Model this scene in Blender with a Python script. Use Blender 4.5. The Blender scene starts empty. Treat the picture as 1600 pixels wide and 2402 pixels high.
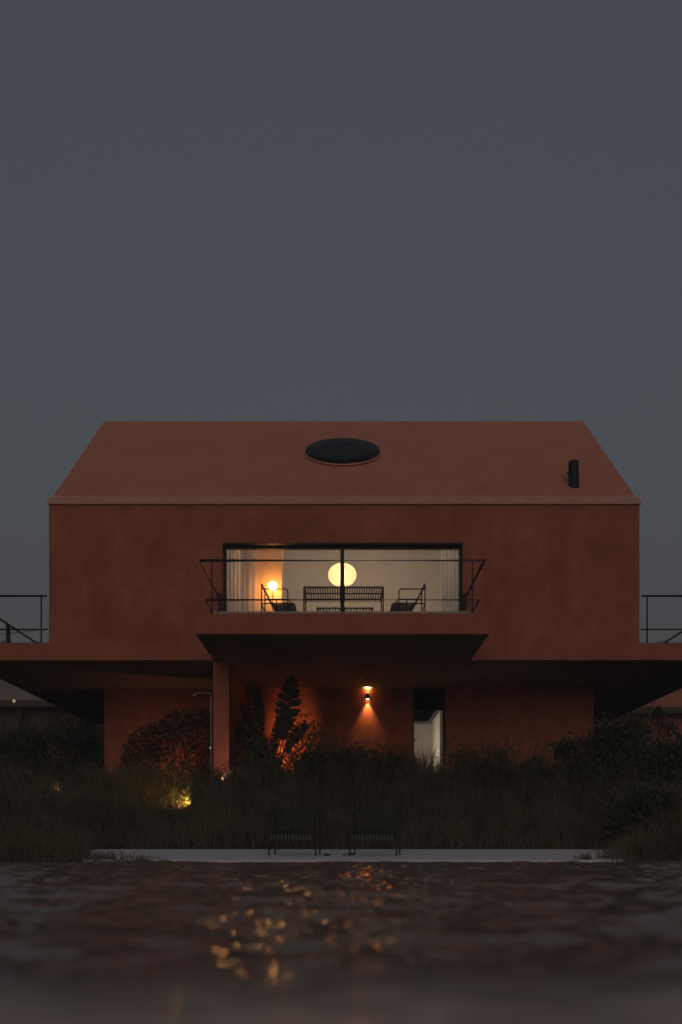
import bpy, math, random
import numpy as np
from mathutils import Vector, Matrix

random.seed(7)
rng = np.random.default_rng(7)
scene = bpy.context.scene
COL = scene.collection
R = math.radians

# ------------------------------------------------------------------ camera
CAM_Z = 0.235
cam_d = bpy.data.cameras.new('camera')
cam = bpy.data.objects.new('camera', cam_d)
COL.objects.link(cam)
cam.location = (0, 0, CAM_Z)
cam.rotation_euler = (R(90), 0, 0)
cam_d.sensor_width = 36.0
cam_d.lens = 28.6                     # 1908 px on a 2402 px tall frame
cam_d.shift_y = 0.3243
cam_d.shift_x = -0.00125
cam_d.clip_start = 0.05
cam_d.clip_end = 3000
cam_d.dof.use_dof = True
cam_d.dof.focus_distance = 17.5
cam_d.dof.aperture_fstop = 1.05
scene.camera = cam

# ------------------------------------------------------------------ dusk sky, afterglow, exposure
world = bpy.data.worlds.new('World')
scene.world = world
world.use_nodes = True
wn, wl = world.node_tree.nodes, world.node_tree.links
bg = wn['Background']
sky = wn.new('ShaderNodeTexSky')
sky.sky_type = 'NISHITA'
sky.sun_disc = False
sky.sun_elevation = R(-2.5)
sky.sun_rotation = R(180)             # the sun has gone down behind the camera
sky.altitude = 100
sky.air_density = 1.0
sky.dust_density = 5.0
sky.ozone_density = 1.0
hs = wn.new('ShaderNodeHueSaturation')   # thin evening haze: a greyer dusk
hs.inputs['Saturation'].default_value = 0.62
hs.inputs['Value'].default_value = 0.87
wl.new(sky.outputs['Color'], hs.inputs['Color'])
mixc = wn.new('ShaderNodeMix'); mixc.data_type = 'RGBA'    # even veil of multiply scattered dusk light
mixc.inputs['Factor'].default_value = 0.5
for sk in mixc.inputs:
    if sk.type == 'RGBA' and sk.name == 'A': wl.new(hs.outputs['Color'], sk)
    if sk.type == 'RGBA' and sk.name == 'B': sk.default_value = (0.0552, 0.0622, 0.0738, 1)
wl.new([o for o in mixc.outputs if o.type == 'RGBA'][0], bg.inputs['Color'])
bg.inputs['Strength'].default_value = 0.15

sun_d = bpy.data.lights.new('afterglow', 'SUN')
sun_d.energy = 0.064
sun_d.angle = R(50)
sun_d.color = (1.0, 0.80, 0.68)
sun = bpy.data.objects.new('afterglow', sun_d)
COL.objects.link(sun)
sun.rotation_euler = (R(81), 0, 0)    # shines away from the camera, a little downward

scene.view_settings.view_transform = 'Standard'
scene.view_settings.look = 'None'
scene.view_settings.exposure = 2.92     # a long dusk exposure
LK = 2**-2.8                               # lamp powers below are written for exposure 0
scene.view_settings.gamma = 1.0
scene.view_settings.use_curve_mapping = False
scene.render.engine = 'CYCLES'
cy = scene.cycles
cy.use_denoising = True
try:
    cy.denoiser = 'OPENIMAGEDENOISE'
    cy.denoising_prefilter = 'ACCURATE'
except Exception:
    pass
cy.max_bounces = 8
cy.sample_clamp_indirect = 3.0
cy.caustics_reflective = False
cy.caustics_refractive = False

# ------------------------------------------------------------------ helpers
F = 1908.0
def ux(px, d): return (px - 803.0) * d / F
def wz(py, d): return CAM_Z + (1980.0 - py) * d / F

class MB:
    """collects shapes; build() links them as one mesh object"""
    def __init__(self): self.v, self.f = [], []
    def add(self, v, f):
        o = len(self.v); self.v += [tuple(p) for p in v]
        self.f += [tuple(i + o for i in q) for q in f]; return self
    def box(self, x0, x1, y0, y1, z0, z1):
        v = [(x, y, z) for z in (z0, z1) for y in (y0, y1) for x in (x0, x1)]
        return self.add(v, [(0,2,3,1),(4,5,7,6),(0,1,5,4),(2,6,7,3),(0,4,6,2),(1,3,7,5)])
    def prism(self, poly, axis, a, b):
        """poly in the two other axes, extruded a..b along axis"""
        n = len(poly)
        def p(q, t):
            return {'x': (t, q[0], q[1]), 'y': (q[0], t, q[1]), 'z': (q[0], q[1], t)}[axis]
        v = [p(q, a) for q in poly] + [p(q, b) for q in poly]
        f = [tuple(range(n-1, -1, -1)), tuple(range(n, 2*n))]
        f += [(i, (i+1) % n, n+(i+1) % n, n+i) for i in range(n)]
        return self.add(v, f)
    def tube(self, pts, r, n=8, r1=None, caps=True):
        pts = [Vector(p) for p in pts]; m = len(pts)
        r1 = r if r1 is None else r1
        v, f = [], []
        ref = Vector((0,0,1))
        t0 = (pts[1]-pts[0]).normalized()
        if abs(t0.dot(ref)) > 0.9: ref = Vector((1,0,0))
        nx = t0.cross(ref).normalized()
        for i, p in enumerate(pts):
            if i == 0: t = pts[1]-pts[0]
            elif i == m-1: t = pts[-1]-pts[-2]
            else: t = (pts[i+1]-p).normalized() + (p-pts[i-1]).normalized()
            t.normalize()
            nx = (nx - t*nx.dot(t)).normalized(); ny = t.cross(nx)
            rr = r + (r1-r)*i/(m-1)
            if 0 < i < m-1:
                c = (pts[i+1]-p).normalized().dot((p-pts[i-1]).normalized())
                k = 1/max(0.6, math.sqrt((1+max(-0.9, c))/2))
            else: k = 1
            for j in range(n):
                a = 2*math.pi*j/n
                v.append(p + (nx*math.cos(a) + ny*math.sin(a))*rr*k)
        for i in range(m-1):
            for j in range(n):
                k = (j+1) % n
                f.append((i*n+j, i*n+k, (i+1)*n+k, (i+1)*n+j))
        if caps:
            f.append(tuple(range(n-1, -1, -1))); f.append(tuple((m-1)*n+j for j in range(n)))
        return self.add(v, f)
    def strap(self, prof, x0, x1, th):
        """flat bar following a profile in the YZ plane"""
        P = [Vector((0, a, b)) for a, b in prof]; m = len(P); v, f = [], []
        for i, p in enumerate(P):
            t = (P[min(i+1, m-1)] - P[max(i-1, 0)]).normalized()
            nrm = Vector((1,0,0)).cross(t)*th/2
            for x, s in ((x0,1),(x1,1),(x1,-1),(x0,-1)):
                q = p + nrm*s; v.append((x, q.y, q.z))
        for i in range(m-1):
            for j in range(4):
                k = (j+1) % 4
                f.append((i*4+j, i*4+k, (i+1)*4+k, (i+1)*4+j))
        f.append((3,2,1,0)); f.append(tuple((m-1)*4+j for j in range(4)))
        return self.add(v, f)
    def lathe(self, prof, c=(0,0,0), n=24):
        v, f = [], []; m = len(prof)
        for r, z in prof:
            for j in range(n):
                a = 2*math.pi*j/n
                v.append((c[0]+r*math.cos(a), c[1]+r*math.sin(a), c[2]+z))
        for i in range(m-1):
            for j in range(n):
                k = (j+1) % n
                f.append((i*n+j, i*n+k, (i+1)*n+k, (i+1)*n+j))
        f.append(tuple(range(n-1,-1,-1))); f.append(tuple((m-1)*n+j for j in range(n)))
        return self.add(v, f)
    def mesh(self, name):
        me = bpy.data.meshes.new(name); me.from_pydata(self.v, [], self.f); me.update(); return me
    def build(self, name, m, parent=None, smooth=False, bevel=0):
        return link(name, self.mesh(name), m, parent, smooth, bevel)

def link(name, me, m, parent=None, smooth=False, bevel=0):
    if m is not None and not me.materials: me.materials.append(m)
    o = bpy.data.objects.new(name, me); COL.objects.link(o)
    if parent is not None: o.parent = parent
    if smooth:
        me.polygons.foreach_set('use_smooth', [True]*len(me.polygons))
    if bevel:
        b = o.modifiers.new('bevel', 'BEVEL'); b.width = bevel; b.segments = 2; b.limit_method = 'ANGLE'
    return o
def empty(name, loc=(0,0,0), rz=0):
    o = bpy.data.objects.new(name, None); COL.objects.link(o)
    o.location = loc; o.rotation_euler = (0,0,rz); o.empty_display_size = 0.2; return o
def tag(o, label=None, cat=None, group=None, kind=None):
    if label: o['label'] = label
    if cat: o['category'] = cat
    if group: o['group'] = group
    if kind: o['kind'] = kind
    return o
def copy_tree(o, parent=None):
    c = o.copy(); COL.objects.link(c); c.parent = parent
    for ch in [k for k in bpy.data.objects if k.parent == o]: copy_tree(ch, c)
    return c
def np_mesh(name, verts, tris):
    me = bpy.data.meshes.new(name)
    n, m = len(verts), len(tris)
    me.vertices.add(n); me.vertices.foreach_set('co', np.ascontiguousarray(verts, dtype=np.float32).ravel())
    me.loops.add(m*3); me.loops.foreach_set('vertex_index', np.ascontiguousarray(tris, dtype=np.int32).ravel())
    me.polygons.add(m); me.polygons.foreach_set('loop_start', np.arange(0, m*3, 3, dtype=np.int32))
    me.update(calc_edges=True); me.validate(); return me

# ------------------------------------------------------------------ materials
def new_mat(name):
    m = bpy.data.materials.new(name); m.use_nodes = True
    return m, m.node_tree.nodes, m.node_tree.links, m.node_tree.nodes['Principled BSDF']
def plain(name, col, rough=0.6, metal=0.0, var=0.0, scale=6.0, spec=0.5, bump=0.0, bscale=60):
    m, n, l, b = new_mat(name)
    b.inputs['Base Color'].default_value = (*col, 1)
    b.inputs['Roughness'].default_value = rough
    b.inputs['Metallic'].default_value = metal
    b.inputs['Specular IOR Level'].default_value = spec
    g = n.new('ShaderNodeTexCoord')
    if var:
        t = n.new('ShaderNodeTexNoise'); t.inputs['Scale'].default_value = scale; t.inputs['Detail'].default_value = 5
        l.new(g.outputs['Object'], t.inputs['Vector'])
        r = n.new('ShaderNodeValToRGB')
        r.color_ramp.elements[0].position = 0.3; r.color_ramp.elements[1].position = 0.7
        r.color_ramp.elements[0].color = (*[c*(1-var) for c in col], 1)
        r.color_ramp.elements[1].color = (*[min(1, c*(1+var)) for c in col], 1)
        l.new(t.outputs['Fac'], r.inputs['Fac']); l.new(r.outputs['Color'], b.inputs['Base Color'])
    if bump:
        t = n.new('ShaderNodeTexNoise'); t.inputs['Scale'].default_value = bscale; t.inputs['Detail'].default_value = 4
        l.new(g.outputs['Object'], t.inputs['Vector'])
        u = n.new('ShaderNodeBump'); u.inputs['Strength'].default_value = bump; u.inputs['Distance'].default_value = 0.01
        l.new(t.outputs['Fac'], u.inputs['Height']); l.new(u.outputs['Normal'], b.inputs['Normal'])
    return m
def plaster(name, col, streak=0.09, patch=0.14):
    """trowelled pigmented lime plaster: cloudy patches, faint vertical runs, fine tooth"""
    m, n, l, b = new_mat(name)
    b.inputs['Roughness'].default_value = 0.85
    b.inputs['Specular IOR Level'].default_value = 0.2
    g = n.new('ShaderNodeNewGeometry')
    def noise(scale, detail, sc, rough=0.55):
        mp = n.new('ShaderNodeMapping'); mp.inputs['Scale'].default_value = sc
        l.new(g.outputs['Position'], mp.inputs['Vector'])
        t = n.new('ShaderNodeTexNoise'); t.inputs['Scale'].default_value = scale
        t.inputs['Detail'].default_value = detail; t.inputs['Roughness'].default_value = rough
        l.new(mp.outputs['Vector'], t.inputs['Vector']); return t
    def remap(t, lo, hi, a=0.3, c=0.7):
        r = n.new('ShaderNodeMapRange'); r.inputs['From Min'].default_value = a; r.inputs['From Max'].default_value = c
        r.inputs['To Min'].default_value = lo; r.inputs['To Max'].default_value = hi
        l.new(t.outputs['Fac'], r.inputs['Value']); return r.outputs['Result']
    A = remap(noise(0.9, 6, (1,1,1)), 1-patch, 1+patch)
    B = remap(noise(1.0, 5, (3.2,3.2,0.35)), 1-streak, 1+streak)
    C = remap(noise(3.4, 8, (1,1,0.8), 0.72), 1-patch, 1+patch*0.9, 0.36, 0.64)
    def mul(p, q):
        k = n.new('ShaderNodeMath'); k.operation = 'MULTIPLY'; l.new(p, k.inputs[0]); l.new(q, k.inputs[1]); return k.outputs[0]
    fac = mul(mul(A, B), C)
    mx = n.new('ShaderNodeVectorMath'); mx.operation = 'SCALE'; mx.inputs[0].default_value = col
    l.new(fac, mx.inputs['Scale']); l.new(mx.outputs[0], b.inputs['Base Color'])
    bt = noise(38, 5, (1,1,1), 0.6); bu = n.new('ShaderNodeBump')
    bu.inputs['Strength'].default_value = 0.35; bu.inputs['Distance'].default_value = 0.006
    l.new(bt.outputs['Fac'], bu.inputs['Height']); l.new(bu.outputs['Normal'], b.inputs['Normal'])
    return m
def emit(name, col, s):
    m = bpy.data.materials.new(name); m.use_nodes = True
    n, l = m.node_tree.nodes, m.node_tree.links; n.clear()
    e = n.new('ShaderNodeEmission'); e.inputs[0].default_value = (*col, 1); e.inputs[1].default_value = s*LK
    o = n.new('ShaderNodeOutputMaterial'); l.new(e.outputs[0], o.inputs[0]); return m
def glass(name, tint=(0.93,0.95,0.94)):
    m = bpy.data.materials.new(name); m.use_nodes = True
    n, l = m.node_tree.nodes, m.node_tree.links; n.clear()
    t = n.new('ShaderNodeBsdfTransparent'); t.inputs[0].default_value = (*tint, 1)
    g = n.new('ShaderNodeBsdfGlossy'); g.inputs['Roughness'].default_value = 0.02
    fr = n.new('ShaderNodeFresnel'); fr.inputs['IOR'].default_value = 1.45
    x = n.new('ShaderNodeMixShader'); o = n.new('ShaderNodeOutputMaterial')
    l.new(fr.outputs[0], x.inputs[0]); l.new(t.outputs[0], x.inputs[1]); l.new(g.outputs[0], x.inputs[2])
    l.new(x.outputs[0], o.inputs[0]); return m
def foliage(name, c0, c1, rough=0.5, trans=0.25, scale=3.0):
    """leaf colour varies from leaf to leaf and from clump to clump"""
    m, n, l, b = new_mat(name)
    b.inputs['Roughness'].default_value = rough
    b.inputs['Specular IOR Level'].default_value = 0.3
    g = n.new('ShaderNodeNewGeometry')
    t = n.new('ShaderNodeTexNoise'); t.inputs['Scale'].default_value = scale; t.inputs['Detail'].default_value = 3
    l.new(g.outputs['Position'], t.inputs['Vector'])
    ad = n.new('ShaderNodeMath'); ad.operation = 'MULTIPLY_ADD'; ad.inputs[1].default_value = 0.5; ad.inputs[2].default_value = 0.0
    l.new(g.outputs['Random Per Island'], ad.inputs[0])
    a2 = n.new('ShaderNodeMath'); a2.operation = 'MULTIPLY_ADD'; a2.inputs[1].default_value = 0.9
    l.new(t.outputs['Fac'], a2.inputs[0]); l.new(ad.outputs[0], a2.inputs[2])
    r = n.new('ShaderNodeValToRGB'); r.color_ramp.elements[0].position = 0.3; r.color_ramp.elements[1].position = 0.95
    r.color_ramp.elements[0].color = (*c0, 1); r.color_ramp.elements[1].color = (*c1, 1)
    l.new(a2.outputs[0], r.inputs['Fac']); l.new(r.outputs['Color'], b.inputs['Base Color'])
    tr = n.new('ShaderNodeBsdfTranslucent'); l.new(r.outputs['Color'], tr.inputs[0])
    x = n.new('ShaderNodeMixShader'); x.inputs[0].default_value = trans
    out = n['Material Output']
    l.new(b.outputs[0], x.inputs[1]); l.new(tr.outputs[0], x.inputs[2]); l.new(x.outputs[0], out.inputs[0])
    return m

M = {}
TERRA = (0.385, 0.124, 0.074)
M['wall'] = plaster('terracotta_plaster', TERRA)
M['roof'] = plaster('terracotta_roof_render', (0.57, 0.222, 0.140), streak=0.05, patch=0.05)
M['trim'] = plaster('terracotta_fascia', (0.395, 0.128, 0.080), streak=0.05, patch=0.10)
M['gutter'] = plain('gutter_metal', (0.62, 0.30, 0.215), 0.7, var=0.08)
M['black'] = plain('black_steel', (0.006, 0.006, 0.006), 0.5, spec=0.3, var=0.25, scale=12)
M['frame'] = plain('anthracite_frame', (0.012, 0.011, 0.010), 0.55)
M['slat'] = plain('olive_black_steel', (0.022, 0.026, 0.022), 0.42, var=0.2, scale=14)
M['skyglass'] = plain('dark_dome_glass', (0.008, 0.008, 0.007), 0.3, spec=0.12)
M['glass'] = glass('window_glass')
M['white'] = plain('interior_plaster', (0.62, 0.56, 0.48), 0.9, var=0.03, scale=2)
M['dark_ceiling'] = plain('black_ceiling', (0.006, 0.006, 0.006), 0.9, spec=0.0)
M['wood'] = plain('oak_panel', (0.74, 0.46, 0.21), 0.6, var=0.10, scale=4)
M['floor'] = plain('interior_floor', (0.30, 0.24, 0.19), 0.6, var=0.1)
M['paver'] = plain('balcony_paver', (0.40, 0.33, 0.27), 0.85, var=0.25, scale=20)
M['deck'] = plain('limestone_deck', (0.80, 0.765, 0.745), 0.8, var=0.12, scale=3.5, spec=0.0, bump=0.06, bscale=30)
M['soil'] = plain('soil', (0.035, 0.026, 0.018), 0.95, var=0.3, scale=5, bump=0.5, bscale=12)
M['gravel'] = plain('sedum_gravel', (0.12, 0.09, 0.06), 0.95, var=0.4, scale=30)
M['bark'] = plain('bark', (0.05, 0.038, 0.026), 0.9, var=0.3, scale=15)
M['shedroof'] = plain('weathered_roof', (0.26, 0.20, 0.165), 0.85, var=0.15, scale=2)
M['shedroof_r'] = plaster('clay_roof', (0.40, 0.16, 0.09), streak=0.1, patch=0.15)
M['shedwall'] = plain('brown_wall', (0.10, 0.06, 0.045), 0.9, var=0.2, scale=2)
M['steel'] = plain('brushed_steel', (0.55, 0.52, 0.48), 0.3, metal=1.0)
M['cable'] = plain('cable_rubber', (0.02, 0.02, 0.02), 0.7)
M['curtain'] = None
def curtain_mat():
    m, n, l, b = new_mat('linen_curtain')
    b.inputs['Base Color'].default_value = (0.80, 0.77, 0.72, 1); b.inputs['Roughness'].default_value = 0.9
    tr = n.new('ShaderNodeBsdfTranslucent'); tr.inputs[0].default_value = (0.9, 0.87, 0.82, 1)
    x = n.new('ShaderNodeMixShader'); x.inputs[0].default_value = 0.72
    l.new(b.outputs[0], x.inputs[1]); l.new(tr.outputs[0], x.inputs[2]); l.new(x.outputs[0], n['Material Output'].inputs[0])
    return m
M['curtain'] = curtain_mat()
M['grass'] = foliage('meadow_grass_blades', (0.066, 0.068, 0.036), (0.235, 0.185, 0.110), 0.55, 0.25, 2.2)
M['leaf'] = foliage('shrub_leaves', (0.044, 0.054, 0.026), (0.125, 0.125, 0.058), 0.5, 0.2, 3)
M['leaf_round'] = foliage('hedge_leaves_wall_glow', (0.06, 0.032, 0.020), (0.19, 0.090, 0.055), 0.45, 0.15, 9)  # red bounce from the lit wall is put into the leaf colour
M['leaf_dark'] = foliage('evergreen_leaves', (0.040, 0.048, 0.026), (0.110, 0.115, 0.058), 0.5, 0.15, 3)
M['leaf_big'] = foliage('paddle_leaves', (0.010, 0.014, 0.008), (0.022, 0.028, 0.013), 0.5, 0.12, 2)
M['sedum'] = foliage('sedum_tips', (0.03, 0.03, 0.012), (0.09, 0.07, 0.03), 0.6, 0.15, 6)

# ------------------------------------------------------------------ ground, pool, deck
POOL_Y, DECK_Y1 = 10.8, 14.5
def dx0(y): return -3.45 - (np.asarray(y)-POOL_Y)*0.33
def dx1(y): return 3.75 + (np.asarray(y)-POOL_Y)*0.37
GROUND_H = 1.35
def sm(a, b, t):
    t = np.clip((t-a)/(b-a), 0, 1); return t*t*(3-2*t)
def deck_z(y): return 0.02 + (y-POOL_Y)*(0.124/3.7)
def gz(x, y):
    """height of the planted ground"""
    x = np.asarray(x, dtype=float); y = np.asarray(y, dtype=float)
    yc = np.clip(y, POOL_Y, DECK_Y1)
    inside = sm(dx0(yc)-0.8, dx0(yc)+0.15, x)*(1-sm(dx1(yc)-0.15, dx1(yc)+0.8, x))
    start = 11.1 + inside*3.3
    end = 17.9
    t = np.clip((y-start)/(end-start), 0, 1)
    z = 0.01 + 0.10*inside*sm(11, 14.5, y) + (GROUND_H-0.01-0.10*inside)*(t**1.15)
    return z + 0.03*np.sin(x*1.7+y)*t
xs = np.concatenate([[-150,-100,-45,-25,-16,-11], np.arange(-8.5, 8.51, 0.25), [11,16,25,45,100,150]])
ys = np.concatenate([[-120,-60,-30,-8,-2,0.3,0.45], [3,7,10.72,POOL_Y+0.05], np.arange(11.0,18.6,0.2), [19,21,24,28,34,45,70,110,160]])
GX, GY = np.meshgrid(xs, ys)
GZ = gz(GX, GY)
GZ = np.where(GY > 40, GROUND_H-0.2, GZ)
GZ = np.where(GY < POOL_Y, 0.03, GZ)
pool = (np.abs(GX) < 8.6) & (GY > 0.4) & (GY < POOL_Y)
GZ = np.where(pool, -1.3, GZ)
nx_, ny_ = len(xs), len(ys)
gm = bpy.data.meshes.new('ground')
gm.from_pydata(np.stack([GX, GY, GZ], -1).reshape(-1,3).tolist(), [],
               [(j*nx_+i, j*nx_+i+1, (j+1)*nx_+i+1, (j+1)*nx_+i) for j in range(ny_-1) for i in range(nx_-1)])
tag(link('ground', gm, M['soil'], smooth=True), kind='structure')

# water: real ripples, finer towards the camera end of the pool
def water_mat():
    m, n, l, b = new_mat('pool_water')
    b.inputs['Base Color'].default_value = (0.24, 0.192, 0.160, 1)
    b.inputs['Roughness'].default_value = 0.06
    b.inputs['IOR'].default_value = 1.38
    return m
wx = np.concatenate([np.arange(-8.7, -5.4, 0.15), np.arange(-5.4, 5.4, 0.022), np.arange(5.4, 8.71, 0.15)])
wy = np.concatenate([np.arange(0.3, 5.0, 0.016), np.arange(5.0, POOL_Y+0.30, 0.022)])
WX, WY = np.meshgrid(wx, wy)
WZ = np.zeros_like(WX)
NW = 44
for k in range(NW):
    lam = 0.065*(2.6/0.065)**(k/(NW-1))*rng.uniform(0.94, 1.06); a = rng.normal(math.pi/2, 0.95)
    ph = rng.uniform(0, 6.28); sl = 0.048 if lam < 0.3 else (0.036 if lam < 0.7 else 0.014)
    WZ += sl*lam/(2*math.pi)*np.sin(2*math.pi/lam*(WX*math.cos(a)+WY*math.sin(a)) + ph + 0.9*np.sin(1.1*WX+0.8*WY+ph))
WZ *= 1-0.6*sm(9.8, 10.9, WY)
nwx, nwy = len(wx), len(wy)
wm = bpy.data.meshes.new('pool_water')
wm.from_pydata(np.stack([WX, WY, WZ], -1).reshape(-1,3).tolist(), [],
               [(j*nwx+i, j*nwx+i+1, (j+1)*nwx+i+1, (j+1)*nwx+i) for j in range(nwy-1) for i in range(nwx-1)])
tag(link('pool_water', wm, water_mat(), smooth=True), kind='structure')

# wet stone coping at the camera's end of the pool
def wet_stone():
    m, n, l, b = new_mat('wet_coping_stone')
    b.inputs['Specular IOR Level'].default_value = 0.3; b.inputs['Roughness'].default_value = 0.2
    g = n.new('ShaderNodeNewGeometry'); t = n.new('ShaderNodeTexNoise'); t.inputs['Scale'].default_value = 7; t.inputs['Detail'].default_value = 5
    l.new(g.outputs['Position'], t.inputs['Vector'])
    r = n.new('ShaderNodeMapRange'); r.inputs['From Min'].default_value = 0.35; r.inputs['From Max'].default_value = 0.65
    r.inputs['To Min'].default_value = 0.05; r.inputs['To Max'].default_value = 0.28
    l.new(t.outputs['Fac'], r.inputs['Value']); l.new(r.outputs[0], b.inputs['Roughness'])
    c = n.new('ShaderNodeValToRGB'); c.color_ramp.elements[0].color = (0.68, 0.52, 0.43, 1); c.color_ramp.elements[1].color = (0.85, 0.69, 0.59, 1)
    c.color_ramp.elements[0].position = 0.3; c.color_ramp.elements[1].position = 0.7
    l.new(t.outputs['Fac'], c.inputs['Fac'])
    sp = n.new('ShaderNodeSeparateXYZ'); l.new(g.outputs['Position'], sp.inputs[0])      # soaked stone, darkened towards the waterline also to imitate reflected dark
    wr = n.new('ShaderNodeMapRange'); wr.inputs['From Min'].default_value = 1.0; wr.inputs['From Max'].default_value = 1.6
    wr.inputs['To Min'].default_value = 1.0; wr.inputs['To Max'].default_value = 0.30; l.new(sp.outputs['Y'], wr.inputs['Value'])
    mv = n.new('ShaderNodeVectorMath'); mv.operation = 'SCALE'; l.new(c.outputs[0], mv.inputs[0]); l.new(wr.outputs[0], mv.inputs['Scale'])
    l.new(mv.outputs[0], b.inputs['Base Color'])
    u = n.new('ShaderNodeBump'); u.inputs['Strength'].default_value = 0.4; u.inputs['Distance'].default_value = 0.01
    l.new(t.outputs['Fac'], u.inputs['Height']); l.new(u.outputs['Normal'], b.inputs['Normal'])
    return m
cx_ = np.linspace(-9, 9, 721); v, f = [], []
PR = [(-1.2, 0.045), (0.70, 0.045), (0.90, 0.039), (1.10, 0.028), (1.28, 0.015), (1.45, 0.002), (1.60, -0.012), (1.9, -0.06), (1.95, -0.2)]
for x in cx_:
    w = 0.05*math.sin(x*2.3) + 0.04*math.sin(x*11.1+1) + 0.035*math.sin(x*27+2)
    for k, (y, z) in enumerate(PR): v.append((x, y + (w if k > 1 else 0), z))
nk = len(PR)
f = [(i*nk+k, (i+1)*nk+k, (i+1)*nk+k+1, i*nk+k+1) for i in range(len(cx_)-1) for k in range(nk-1)]
tag(MB().add(v, f).build('pool_coping', wet_stone(), smooth=True), kind='structure')
dk = MB()
nd = 40
def front(x): return POOL_Y - 0.02 + 0.03*math.sin(x*0.9) + 0.10*max(0, (abs(x)-3.0))
v, f = [], []
for i in range(nd+1):
    t = i/nd; x = float(dx0(POOL_Y) + (dx1(POOL_Y)-dx0(POOL_Y))*t); xr = float(dx0(DECK_Y1) + (dx1(DECK_Y1)-dx0(DECK_Y1))*t)
    y0 = front(x)
    v += [(x, y0, -0.25), (x, y0, deck_z(y0)-0.008), (x, y0+0.012, deck_z(y0)), (xr, DECK_Y1, deck_z(DECK_Y1)), (xr, DECK_Y1, -0.2)]
for i in range(nd):
    for k in range(4):
        a = i*5+k; f.append((a, a+5, a+6, a+1))
dk.add(v, f)
tag(dk.build('pool_deck', M['deck']), kind='structure')

# ------------------------------------------------------------------ the house
house = empty('house', (0, 18.0, GROUND_H))
tag(house, 'terracotta plaster house with pitched roof, wide floating slab and projecting balcony', 'house')
H0 = Matrix.Translation((0, -18.0, -GROUND_H))
def part(mb, name, m, parent=None, smooth=False, bevel=0):
    """world-space shapes parented to the house Empty (or to one of its parts)"""
    o = mb.build(name, m, parent or house, smooth, bevel)
    if parent is None: o.location = (0, -18.0, -GROUND_H)
    return o
YW = 18.02                                   # front wall plane
XL, XR = ux(115, YW), ux(1500, YW)
Z_SLAB0, Z_SLAB1 = 4.305, 4.690
Z_EAVE = wz(1183, YW)
Y_RIDGE = YW + 4.25
Z_RIDGE = wz(988, Y_RIDGE)
Y_BACK = YW + 8.5
WXL, WXR, WTOP = ux(522, YW), ux(1086, YW), wz(1273, YW)
TH = 0.32
# upper walls
m = MB()
m.box(XL, WXL, YW, YW+TH, Z_SLAB1, Z_EAVE-0.02)
m.box(WXR, XR, YW, YW+TH, Z_SLAB1, Z_EAVE-0.02)
m.box(WXL, WXR, YW, YW+TH, WTOP, Z_EAVE-0.02)
gable = [(YW+TH, Z_SLAB1), (Y_BACK-TH, Z_SLAB1), (Y_BACK-TH, Z_EAVE), (Y_RIDGE, Z_RIDGE-0.32), (YW+TH, Z_EAVE)]
m.prism(gable, 'x', XL, XL+TH); m.prism(gable, 'x', XR-TH, XR)
m.box(XL, XR, Y_BACK-TH, Y_BACK, Z_SLAB1, Z_EAVE-0.02)
part(m, 'upper_wall', M['wall'])
# roof: two slopes of a shell
def slope(y, off=0.0):                       # height of the front slope's outer face
    return Z_EAVE + (y-YW)*(Z_RIDGE-Z_EAVE)/(Y_RIDGE-YW) + off
SL = (Z_RIDGE-Z_EAVE)/(Y_RIDGE-YW)
OV = 0.035
prof = [(YW-0.03, Z_EAVE-0.0), (Y_RIDGE, Z_RIDGE), (Y_BACK+0.03, Z_EAVE), (Y_BACK+0.03, Z_EAVE-0.022),
        (Y_BACK-0.25, Z_EAVE-0.021), (Y_RIDGE, Z_RIDGE-0.30), (YW+0.25, Z_EAVE-0.021), (YW-0.03, Z_EAVE-0.022)]
m = MB()
nR = len(prof)
m.prism(prof, 'x', XL-0.012, XR+0.012)
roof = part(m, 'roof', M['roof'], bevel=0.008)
# sunk eave gutter: a raised strip along the eave with a painted groove line above it
m = MB()
t0, t1 = 0.02, 0.30
ya, yb = YW+t0, YW+t1
m.prism([(YW-0.055, Z_EAVE-0.012), (YW-0.055, Z_EAVE+0.012), (yb, slope(yb)+0.035), (yb+0.012, slope(yb)+0.004), (YW-0.02, Z_EAVE-0.005)], 'x', XL-0.04, XR+0.04)
part(m, 'eave_gutter', M['gutter'], roof)
yc_ = yb + 0.012
MB().prism([(yc_, slope(yc_)-0.01), (yc_, slope(yc_)+0.006), (yc_+0.045, slope(yc_+0.045)+0.006), (yc_+0.045, slope(yc_+0.045)-0.01)], 'x', XL+0.10, XR-0.10).build('gutter_groove_shade', M['wall'], roof)  # darker raised strip stands in for a shaded groove
# round skylight
cyk = YW + 4.25*0.555
ang = math.atan(SL)
def on_roof(o, x, y, lift=0.0):
    o.location = (x, y - math.sin(ang)*lift, slope(y) + math.cos(ang)*lift); o.rotation_euler = (ang, 0, 0)
xsk = ux(804, cyk)
m = MB().lathe([(0.93, -0.05), (0.93, 0.030), (0.90, 0.035)], n=64)
o = m.build('skylight_kerb', M['frame'], roof); on_roof(o, xsk, cyk)
m = MB().lathe([(0.945, 0.033), (0.955, 0.040), (0.955, 0.070), (0.945, 0.077)], n=64)
o = m.build('skylight_rim', M['gutter'], roof); on_roof(o, xsk, cyk)
m = MB().lathe([(0.938, 0.074), (0.93, 0.088), (0.6, 0.093), (0.25, 0.096), (0.02, 0.097)], n=64)
o = m.build('skylight_glass', M['skyglass'], roof, smooth=True); on_roof(o, xsk, cyk)
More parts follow.
